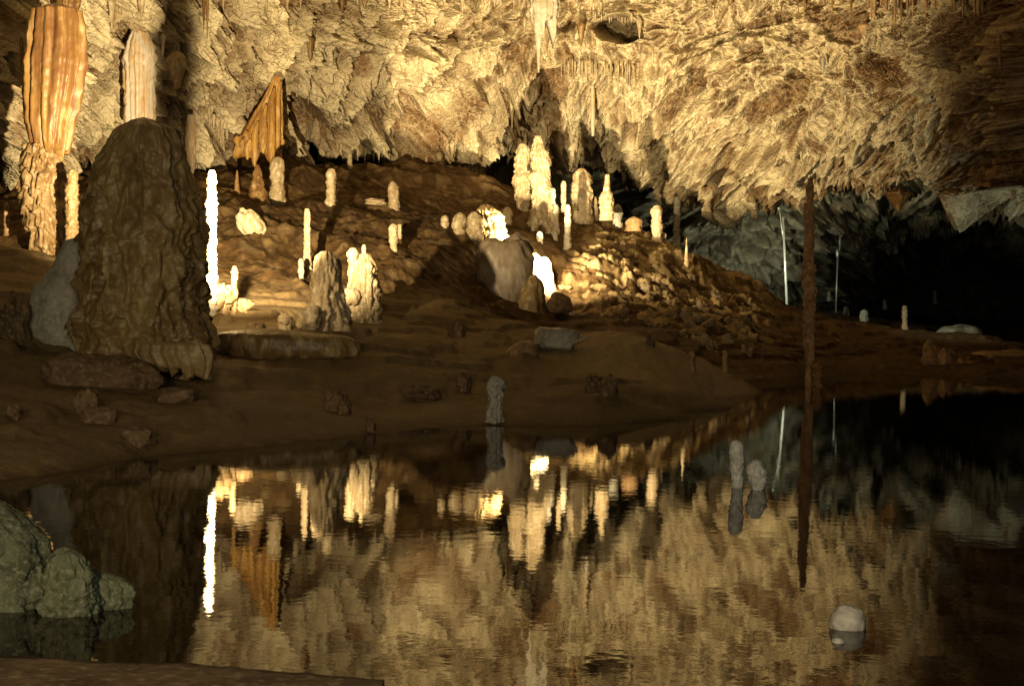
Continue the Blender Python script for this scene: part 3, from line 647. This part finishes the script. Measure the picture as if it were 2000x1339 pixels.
stalagmite(1341, 464, 522, 11, 'needle', 'cream', 'small pointed stalagmite on the rubble of the right slope')
stalagmite(1295, 455, 472, 14, 'knob', 'cream', 'low knob at the foot of the bent headed stalagmite')
dK = ground_hit(962, 500) or 39
o = body('stalagmite', [(401, 940, 958), (412, 934, 972), (430, 936, 980), (455, 940, 986), (480, 942, 988), (497, 944, 984), (508, 946, 982)], dK, M['tan'], knob=.14, flute=.18, rough=.14, drip=.10, segs=90, craggy=.08, dens=1.5)
tag(o, 'stocky wrinkled stalagmite with a bright right side above the pale boulder', 'stalagmite')
stalagmite(926, 415, 476, 34, 'dome', 'cream', 'duller wrinkled stalagmite touching the stocky wrinkled one on its left', knob=.08, flute=.14)
stalagmite(896, 416, 450, 26, 'dome', 'cream', 'short rounded stalagmite second from the left in the row above the pale boulder', pxt=898, knob=.1)
stalagmite(869, 421, 446, 16, 'dome', 'cream', 'smallest rounded stub at the left end of the row above the pale boulder')
stalagmite(990, 405, 436, 20, 'dome', 'cream', 'small double knob between the stocky wrinkled and the tallest stalagmites', knob=.15)
stalagmite(1054, 452, 470, 12, 'dome', 'white', 'tiny bright stub below the tallest stalagmite', sink=.3)
stalagmite(1084, 450, 466, 12, 'dome', 'white', 'tiny bright stub right of the foot of the tallest stalagmite', sink=.3)
dG = 38.3
o = body('stalagmite', [(503, 1055, 1070), (512, 1051, 1075), (530, 1047, 1079), (555, 1045, 1083), (575, 1048, 1092), (592, 1050, 1098)], dG, M['white'], knob=.05, flute=.05, rough=.08, segs=60)
tag(o, 'glowing white stub stalagmite in a hollow, brightest thing in the cave', 'stalagmite')
stalagmite(1042, 495, 575, 30, 'post', 'cream', 'smooth rib beside the left of the glowing stub', d=dG + .5)
o = body('stalagmite', [(537, 1034, 1046), (548, 1026, 1058), (570, 1016, 1062), (600, 1006, 1064), (625, 1000, 1068), (645, 998, 1070)], 34.6, M['olive'], knob=.04, flute=.10, rough=.08, segs=60)
tag(o, 'dark cone stalagmite standing in front of the glowing stub', 'stalagmite')
rock('boulder', 984, 535, 112, 136, 34.9, 'palegrey2', 'large pale rounded boulder of flowstone left of the glowing stub', 'boulder', e=2.5, segs=70, rough=.10, facet=.10, depth=.7)
rock('boulder', 1008, 500, 60, 84, 35.3, 'palegrey2', 'upright lobe of pale flowstone on top of the rounded boulder', 'boulder', e=2.3, segs=60, rough=.12, depth=.8, facet=.05)
rock('rock', 1093, 594, 42, 40, 34.9, 'brownrock', 'dark angular rock right of the glowing stub', rough=.22, facet=.3)
rock('boulder', 960, 620, 90, 60, 34.4, 'brownrock', 'low brown boulder at the foot of the large pale one', 'boulder', rough=.15, depth=.8, segs=50)

# ---- near bank
rock('stone_block', 1085, 662, 78, 42, 25.0, 'grey', 'squared grey stone block lying on the bank', 'rock', e=4, segs=54, rough=.10, facet=.18, depth=.7, tilt=-.06)
o = rock('stick', 1132, 664, 44, 5, 24.8, 'grey', 'thin pale stick lying beside the squared stone block', 'stick', e=2, segs=12, depth=.12, rough=.15, tilt=.45)
o = rock('rock', 1020, 690, 62, 44, 23.9, 'brownrock', 'sloping brown rock left of the squared stone block', e=2.2, segs=40, tilt=.5, depth=.9)
stalagmite(1351, 686, 724, 14, 'post', 'brownrock', 'short brown stalagmite on the tip of the pale mound')
stalagmite(1416, 685, 730, 12, 'post', 'olive', 'short dark stalagmite near the tip of the bank', d=28)
o = body('stalagmite', [(735, 961, 970), (744, 954, 984), (758, 953, 985), (780, 957, 982), (805, 951, 980), (832, 946, 986), (850, 944, 988)], 18.2, M['grey'], knob=.16, flute=.22, rough=.2, craggy=.12, segs=60)
tag(o, 'split grey stalagmite rising at the water edge in the middle', 'stalagmite')
for px, yb, w_, h_, mt_, lb in [
    (168, 800, 50, 46, 'olive', 'angular stone leaning under the flat slab'), (186, 818, 62, 34, 'brownrock', 'flat edged stone in front of the flat slab'),
    (215, 822, 28, 26, 'brownrock', 'small pointed stone right of the flat edged stone'), (270, 862, 64, 34, 'grey', 'dark rounded stone near the waterline on the left'),
        (25, 808, 32, 22, 'cream', 'small light stone at the far left of the bank'),     (345, 780, 80, 30, 'brownrock', 'low brown rock right of the flat slab'), (655, 798, 44, 46, 'grey', 'upright angular stone on the middle of the bank'),
    (672, 806, 26, 30, 'olive', 'dark shard leaning on the upright angular stone'),     (722, 838, 20, 30, 'grey', 'little upright white stone at the waterline'), (905, 760, 30, 34, 'brownrock', 'pointed rock above the split grey stalagmite'),
        (1160, 764, 36, 34, 'brownrock', 'rough dark lump right of the thin shard'),
    (1188, 768, 34, 40, 'brownrock', 'knotty dark lump next to the rough dark lump'), (820, 770, 80, 24, 'olive', 'long dark ledge stone on the middle bank'),
        (890, 655, 34, 30, 'brownrock', 'reddish stone in the dark hollow below the boulders'), (1270, 672, 18, 22, 'olive', 'dark upright stone behind the pale mound'),
    (500, 650, 40, 24, 'olive', 'dark stone on the flowstone shelf'),     (30, 660, 60, 90, 'brownrock', 'dark brown rock left of the pale lobe')]:
    rockg('rock', px, yb + 3, w_ * .9, h_ * .85, 'mudrock', lb, rough=.25, facet=.45, e=2.6, sinkf=.6)

# ---- brown pillar and neighbours in the lake
o = body('stalagmite', [(348, 1579, 1587), (365, 1576, 1588), (395, 1575, 1588), (402, 1571, 1588), (450, 1573, 1590), (500, 1571, 1588), (540, 1567, 1592), (580, 1570, 1593), (620, 1570, 1590), (690, 1571, 1590), (700, 1574, 1588), (745, 1574, 1586), (780, 1573, 1588)], 29.0, M['brownrock'], knob=.20, flute=.14, drip=.22, rough=.16, step=.42, segs=64, craggy=.06, dens=1.5)
tag(o, 'very tall thin reddish brown stalagmite standing in the lake', 'stalagmite')
stalagmite(1598, 709, 752, 22, 'knob', 'ochre', 'small ochre stub standing in the water beside the very tall brown one', d=28.6, knob=.2, sink=.3)
for px, yt, yb, w_, lb in [(1438, 861, 950, 27, 'rounded grey post rising from the dark water'), ]:
    o = body('stalagmite', [(861, 1431, 1446), (868, 1427, 1452), (900, 1426, 1452), (950, 1430, 1450), (1010, 1432, 1450)], 12.0, M['palegrey'], knob=.10, flute=.08, rough=.12, drip=.08, craggy=.05, segs=60); tag(o, lb, 'stalagmite')
o = body('stalagmite', [(899, 1472, 1484), (908, 1462, 1492), (925, 1459, 1496), (945, 1466, 1494), (962, 1470, 1488), (1010, 1470, 1488)], 11.9, M['palegrey'], knob=.14, flute=.14, rough=.14, craggy=.08, segs=60); tag(o, 'mushroom shaped grey stub in the water beside the grey post', 'stalagmite')
rock('stone', 1655, 1214, 72, 68, 6.72, 'grey', 'egg shaped grey stone poking out of the water at lower right', 'stone', e=2.0, segs=70, rough=.06, facet=.04)
rock('stone', 1637, 1254, 26, 20, 6.42, 'grey', 'small pebble like stone in front of the egg shaped stone', 'stone', e=2.2, segs=30, rough=.06, facet=.03)
rock('stone', 1612, 1258, 48, 10, 6.45, 'olive', 'dark low stone left of the small pebble like stone', 'stone', e=2.2, segs=30)
o = body('boulder', [(972, -160, -10), (985, -190, 22), (1010, -215, 50), (1050, -235, 80), (1090, -245, 94), (1150, -250, 98), (1215, -250, 90), (1240, -250, 85)], 7.0, M['greenrock'], knob=.05, flute=.04, rough=.10, segs=150, craggy=.05, depth=.6, dens=.7)
tag(o, 'green grey boulder at the left edge of the water', 'boulder')
o = body('boulder', [(1072, 112, 136), (1082, 100, 158), (1112, 90, 176), (1150, 84, 186), (1185, 80, 190), (1230, 80, 190)], 6.8, M['greenrock'], knob=.08, flute=.06, rough=.16, segs=110, craggy=.08, depth=.7, dens=.7)
tag(o, 'darker lumpy boulder at the right side of the green grey boulder', 'boulder')
o = body('boulder', [(1122, 150, 215), (1130, 140, 244), (1144, 140, 258), (1165, 140, 260), (1190, 140, 256), (1225, 140, 250)], 6.95, M['greenrock'], knob=.06, flute=.06, rough=.14, segs=110, craggy=.08, depth=.5, dens=.9)
tag(o, 'low rock with a blunt end at the right end of the lumpy boulder', 'boulder')

# ---- far bank
for px, yt, yb, w_, pr, mt_, lb, dd in [
    (1767, 597, 652, 12, 'post', 'cream', 'slim lit stalagmite on the far right shore', 47), (1728, 584, 602, 8, 'post', 'grey', 'tiny pale stub far back in the black passage', 75),
    (1637, 663, 696, 16, 'cone', 'brownrock', 'small brown cone on the far shore right of the very tall brown stalagmite', 40), (1619, 570, 585, 7, 'post', 'grey', 'tiny grey stub far back behind the very tall brown stalagmite', 66),
    (1826, 568, 592, 8, 'post', 'grey', 'faint grey stub deepest in the black passage', 90), (1466, 662, 690, 12, 'cone', 'brownrock', 'little brown cone on the red shore behind the bank tip', 38),
    (1652, 598, 618, 12, 'dome', 'grey', 'grey knob at the foot of the right metal pole', 66), (1688, 605, 625, 16, 'dome', 'grey', 'pale low knob right of the right metal pole', 60)]:
    stalagmite(px, yt, yb, w_, pr, mt_, lb, d=dd)
rock('rock', 1818, 700, 34, 62, 36.5, 'brownrock', 'taller of the two rounded brown rocks on the far right shore', rough=.2, facet=.2, e=2.2)
rock('rock', 1849, 707, 30, 54, 36.2, 'brownrock', 'shorter of the two rounded brown rocks on the far right shore', rough=.2, facet=.2, e=2.2)
rock('rock', 1880, 722, 40, 34, 36.0, 'brownrock', 'low jagged rock at the right foot of the two rounded brown rocks', rough=.3, facet=.4)
rock('rock', 1875, 648, 70, 26, 58, 'grey', 'pale boulder catching light at the edge of the black passage', rough=.2, facet=.2)
rock('rock', 1960, 700, 120, 34, 38, 'brownrock', 'long low brown rock at the right end of the far shore', rough=.15)

# ---- metal poles
mt, nt, bs = new_mat('galvanised_steel'); bs.inputs['Base Color'].default_value = (.75, .78, .76, 1); bs.inputs['Metallic'].default_value = .6; bs.inputs['Roughness'].default_value = .35
nz = nt.nodes.new('ShaderNodeTexNoise'); nz.inputs['Scale'].default_value = 6; rp = nt.nodes.new('ShaderNodeMapRange'); rp.inputs[3].default_value = .3; rp.inputs[4].default_value = .5
nt.links.new(nz.outputs['Fac'], rp.inputs[0]); nt.links.new(rp.outputs[0], bs.inputs['Roughness']); M['steel'] = mt
def tube(name, pts, r, mat, parent, segs=12):
    v, f = [], []; pts = [Vector(p) for p in pts]
    for i, p in enumerate(pts):
        a = (pts[min(i + 1, len(pts) - 1)] - pts[max(i - 1, 0)]).normalized(); q = a.to_track_quat('Z', 'Y')
        rr = r[i] if isinstance(r, list) else r
        for k in range(segs): v.append(p + q @ Vector((math.cos(k * 2 * math.pi / segs) * rr, math.sin(k * 2 * math.pi / segs) * rr, 0)))
    for i in range(len(pts) - 1):
        for k in range(segs): f.append([i * segs + k, i * segs + (k + 1) % segs, (i + 1) * segs + (k + 1) % segs, (i + 1) * segs + k])
    f.append(list(range(segs))[::-1]); f.append([(len(pts) - 1) * segs + k for k in range(segs)])
    org = Vector(parent.location) if parent else pts[0]
    o = mesh_obj(name, [tuple(p - org) for p in v], f, mat, parent, smooth=True)
    if not parent: o.location = org
    return o
def empty(name, loc, label, cat, group=None):
    e = bpy.data.objects.new(name, None); col.objects.link(e); e.location = loc; return tag(e, label, cat, group)
e = empty('metal_pole', P(1537, 594, 57), 'shiny leaning metal pole left of the very tall brown stalagmite', 'pole')
tube('lower_tube', [P(1537, 598, 57), P(1529.5, 424, 57)], .055, M['steel'], e)
tube('upper_tube', [P(1530, 470, 57.1), P(1522.5, 410, 57.1)], .022, M['steel'], e)
tube('bracket', [P(1522, 408, 57.1), P(1519, 404, 57)], .06, M['steel'], e)
e = empty('metal_pole', P(1632, 618, 64), 'bluish thin metal pole with a clamp right of the very tall brown stalagmite', 'pole')
tube('lower_tube', [P(1632, 622, 64), P(1636, 500, 64)], .045, M['steel'], e)
tube('clamp', [P(1635.5, 503, 64), P(1635.5, 500, 64), P(1635.5, 488, 64), P(1635.5, 486, 64)], [.05, .09, .09, .05], M['steel'], e)
tube('upper_tube', [P(1640, 489, 64), P(1641, 450, 64)], .028, M['steel'], e)
tube('bracket', [P(1637, 446, 64), P(1647, 438, 64)], .035, M['steel'], e)

# ---- things hanging from the ceiling
def hang(name, px, yt, yb, w_, mat, label, cat='stalactite', group=None, prof=None, pxb=None, off=.25, **kw):
    q = ceil_at(px, yt); d = float(q[1]) - off
    pxb = px if pxb is None else pxb
    prof = prof or [(0, 1.2), (.15, .9), (.5, .6), (.85, .3), (1, .12)]
    h = yb - yt; ol = [(yt - max(6, h * .2), px - w_ * .25, px + w_ * .25)] + [(yt + t * h, px + (pxb - px) * t - r * w_ / 2, px + (pxb - px) * t + r * w_ / 2) for t, r in prof]
    kw.setdefault('segs', 12 if w_ < 9 else 36); kw.setdefault('flute', .12); kw.setdefault('knob', .06)
    if 'rings' not in kw and w_ < 9: kw['rings'] = 16
    return tag(body(name, ol, d, M[mat], **kw), label, cat, group)
q = ceil_at(515, 240)
o = body('drapery', [(150, 536, 548), (165, 530, 549), (200, 515, 549), (240, 493, 549), (280, 474, 547), (310, 468, 546), (318, 470, 544)], float(q[1]) - 2.3, M['gold'], knob=.02, flute=.38, rough=.05, segs=130, fringe=.22, depth=.55, flen=.25)
tag(o, 'big hanging orange flowstone curtain above the left slope', 'drapery'); dr = o
for fx, ft_, fb, fw_ in ((483, 272, 312, 14), (498, 238, 326, 15), (514, 205, 300, 15), (530, 172, 322, 14), (543, 160, 300, 9)):
    f_ = body('fold', [(ft_, fx + 4, fx + 8), (ft_ + 25, fx - fw_ * .4, fx + fw_ * .4), (fb - 25, fx - fw_ * .5, fx + fw_ * .5), (fb - 8, fx - fw_ * .3, fx + fw_ * .3), (fb, fx - 1.5, fx + 1.5)], float(q[1]) - 2.9, M['gold'], knob=.06, flute=.2, segs=30)
    bpy.context.view_layer.update(); f_.parent = dr; f_.matrix_parent_inverse = Matrix.Translation(-dr.location)
hang('stalactite', 541, 160, 282, 7, 'ochre', 'long thin orange stalactite along the right edge of the orange curtain', off=2.2)
hang('drapery', 272, 92, 245, 54, 'streaked', 'white and tan fluted curtain behind the top of the huge dark stalagmite', 'drapery', prof=[(0, .9), (.15, 1.0), (.6, .9), (.95, .9), (1, .8)], flute=.30, knob=.02, segs=110, depth=.5, flen=.2, off=.9)
hang('drapery', 372, 245, 345, 20, 'streaked', 'small white curtain right of the top of the huge dark stalagmite', 'drapery', prof=[(0, .7), (.3, .9), (.7, .7), (1, .4)], flute=.3, segs=50, off=1.6)
hang('drapery', 345, 115, 175, 34, 'cream', 'pointed cream curtain under a small hollow left of centre', 'drapery', prof=[(0, 1), (.4, .8), (.8, .35), (1, .15)], flute=.25, segs=60, depth=.6, off=.8)
hang('drapery', 133, -10, 56, 44, 'ochre', 'tan hanging blade at the top edge above the thick left column', 'drapery', prof=[(0, 1), (.5, .75), (.8, .4), (1, .12)], flute=.25, segs=60, depth=.6, off=1.5)
hang('drapery', 1064, -30, 70, 46, 'white', 'white fluted curtain at the top centre of the ceiling', 'drapery', prof=[(0, 1), (.5, .95), (.8, .85), (1, .6)], flute=.35, knob=.03, fringe=.5, segs=110, depth=.5, flen=.2, off=1.0)
hang('stalactite', 1052, 0, 142, 20, 'white', 'longest white stalactite hanging from the top centre', prof=[(0, 1.0), (.4, .85), (.6, .5), (.9, .25), (1, .1)], off=1.5)
hang('stalactite', 1158, 182, 266, 9, 'streaked', 'white stalactite hanging above the blunt barrel stalagmite', prof=[(0, .9), (.3, .8), (.8, .9), (1, .5)], off=.5)
for px, yt, yb, w_, mt_, lb in [
    (218, 5, 57, 13, 'cream', 'cream stalactite above the white and tan fluted curtain'), (276, -8, 38, 16, 'cream', 'thick pale stalactite at the top edge above the fluted curtain'),
    (285, 38, 93, 6, 'ochre', 'needle thin stalactite above the fluted curtain'), (398, -10, 58, 8, 'ochre', 'left one of two thin orange stalactites near the top edge'),
    (405, 0, 78, 6, 'ochre', 'right one of two thin orange stalactites near the top edge'), (318, 75, 110, 9, 'streaked', 'small white stalactite right of the fluted curtain'),
    (42, 88, 158, 7, 'ochre', 'thin orange stalactite left of the thick column'), (668, -10, 26, 14, 'ochre', 'short orange stalactite at the top edge left of centre'),
    (712, -10, 18, 16, 'brownrock', 'brown stub stalactite at the top edge left of centre'), (784, -6, 56, 7, 'cream', 'thin cream stalactite near the top edge left of centre'),
    (903, -6, 30, 9, 'cream', 'cream stalactite at the top edge nearer the centre'), (606, 82, 122, 14, 'ochre', 'orange fang above the dark alcove'),
    (580, 155, 190, 12, 'cream', 'pale fang hanging left of the dark alcove'), (602, 180, 205, 4, 'cream', 'tiny needle in the mouth of the dark alcove'),
    (883, 280, 312, 9, 'cream', 'pale fang at the ceiling lip left of centre'), (858, 305, 338, 12, 'cream', 'pale drooping tip at the ceiling lip left of centre'),
    (1000, 195, 255, 9, 'cream', 'thin blade hanging above the two tall centre stalagmites'), (1135, 50, 92, 15, 'ochre', 'tan column like stalactite left of the round pit'),
    (1249, 42, 75, 10, 'cream', 'cream stalactite at the right rim of the round pit'), (1608, 118, 148, 8, 'grey', 'dark shard stalactite on the right ceiling'),
    (1690, 52, 84, 24, 'brownrock', 'brown stump hanging on the right ceiling'), (1571, -6, 34, 5, 'ochre', 'thin orange stalactite at the top edge right of centre'),
    (1748, -8, 54, 7, 'brownrock', 'long thin brown stalactite at the top right'), (1706, 28, 60, 14, 'brownrock', 'dark short stalactite near the brown stump'),
    (1912, -10, 60, 10, 'brownrock', 'brown stalactite at the far top right'), (1953, 80, 140, 8, 'brownrock', 'brown stalactite on the far right rib'),
    (1755, 378, 412, 44, 'ochre', 'broad brown tooth at the ceiling lip above the far shore'), (455, 70, 96, 10, 'cream', 'small cream fang on the left wall'),
    (1025, 40, 64, 8, 'cream', 'small cream fang left of the longest white stalactite')]:
    hang('stalactite', px, yt, yb, w_, mt_, lb, off=.35)
R = random.Random(3)
def fringe_row(n, x0, x1, y0, y1, lmin, lmax, wmin, wmax, mat, label, group):
    for i in range(n):
        u = x0 + (x1 - x0) * (i + R.random() * .8) / n; yy = y0 + (y1 - y0) * (i / n) + R.uniform(-3, 3)
        hang('stalactite', u, yy, yy + R.uniform(lmin, lmax), R.uniform(wmin, wmax), mat, label, group=group, rings=10, segs=8, off=.15)
fringe_row(18, 1152, 1243, 30, 36, 5, 13, 2, 4, 'cream', 'tiny stalactite in the fringe along the upper rim of the round pit', 'fringe of tiny stalactites on the pit rim')
fringe_row(26, 1095, 1240, 120, 135, 14, 46, 2.5, 5, 'cream', 'thin straw stalactite in the row below the round pit', 'straw stalactites below the round pit')
fringe_row(26, 1690, 1925, -6, 4, 14, 50, 4, 9, 'brownrock', 'reddish brown stalactite in the dense row at the top right edge', 'reddish stalactites along the top right edge')
fringe_row(16, 1370, 1680, -4, 0, 8, 36, 3, 6, 'ochre', 'short tan stalactite in the sparse row at the top edge right of the pit', 'tan stalactites at the top edge right of the pit')
fringe_row(22, 420, 1010, -6, -2, 10, 38, 3, 8, 'cream', 'small stalactite in the uneven row at the top edge left of centre', 'small stalactites at the top edge left of centre')
fringe_row(14, 400, 470, 210, 290, 14, 40, 5, 9, 'cream', 'narrow cream stalactite in the cluster left of the orange curtain', 'stalactites left of the orange curtain')
fringe_row(20, 1580, 1760, 352, 372, 5, 14, 3, 5, 'ochre', 'tiny stalactite along the ceiling lip above the metal poles', 'tiny stalactites along the right ceiling lip')
fringe_row(14, 650, 860, 285, 318, 10, 26, 5, 9, 'cream', 'small tooth along the ceiling lip above the left slope', 'teeth along the left ceiling lip')

# ---- countable stones of the rubble slope
base = []
for k in range(9):
    b_ = rock('rubble_stone', 1300, 600, 20, 17, 40, 'stonecol' if k % 3 else 'palemud', None, segs=18, rough=.4, facet=.7, e=2.4, depth=R.uniform(.7, 1.1)); base.append(b_)
used = set(); n = 0
for t in range(900):
    u = R.uniform(1095, 1480); v = R.uniform(470, 690)
    lo = 455 + max(0, u - 1150) * .42; hi = 600 + (u - 1110) * .30
    if v < lo or v > min(hi, 690): continue
    if (u < 1230 and v < 560) or (u < 1180 and R.random() < .6): continue
    d = ground_hit(u, v, 30)
    if d is None or d > 50: continue
    k = R.randrange(9); o = base[k] if k not in used else base[k].copy()
    if k in used: col.objects.link(o)
    used.add(k)
    p = P(u, v, d); s = .28 + 1.0 * R.random() ** 2.2 * (1.25 if R.random() < .15 else 1)
    o.location = (p[0], p[1], p[2] - .05); o.scale = (s, s, s * R.uniform(.7, 1.2)); o.rotation_euler = (R.uniform(-1, 1), R.uniform(-1, 1), R.uniform(0, 6.28))
    tag(o, 'small rough stone lying loose on the lit rubble slope right of the glowing stub', 'stone', 'loose stones on the rubble slope'); n += 1
    if n >= 190: break
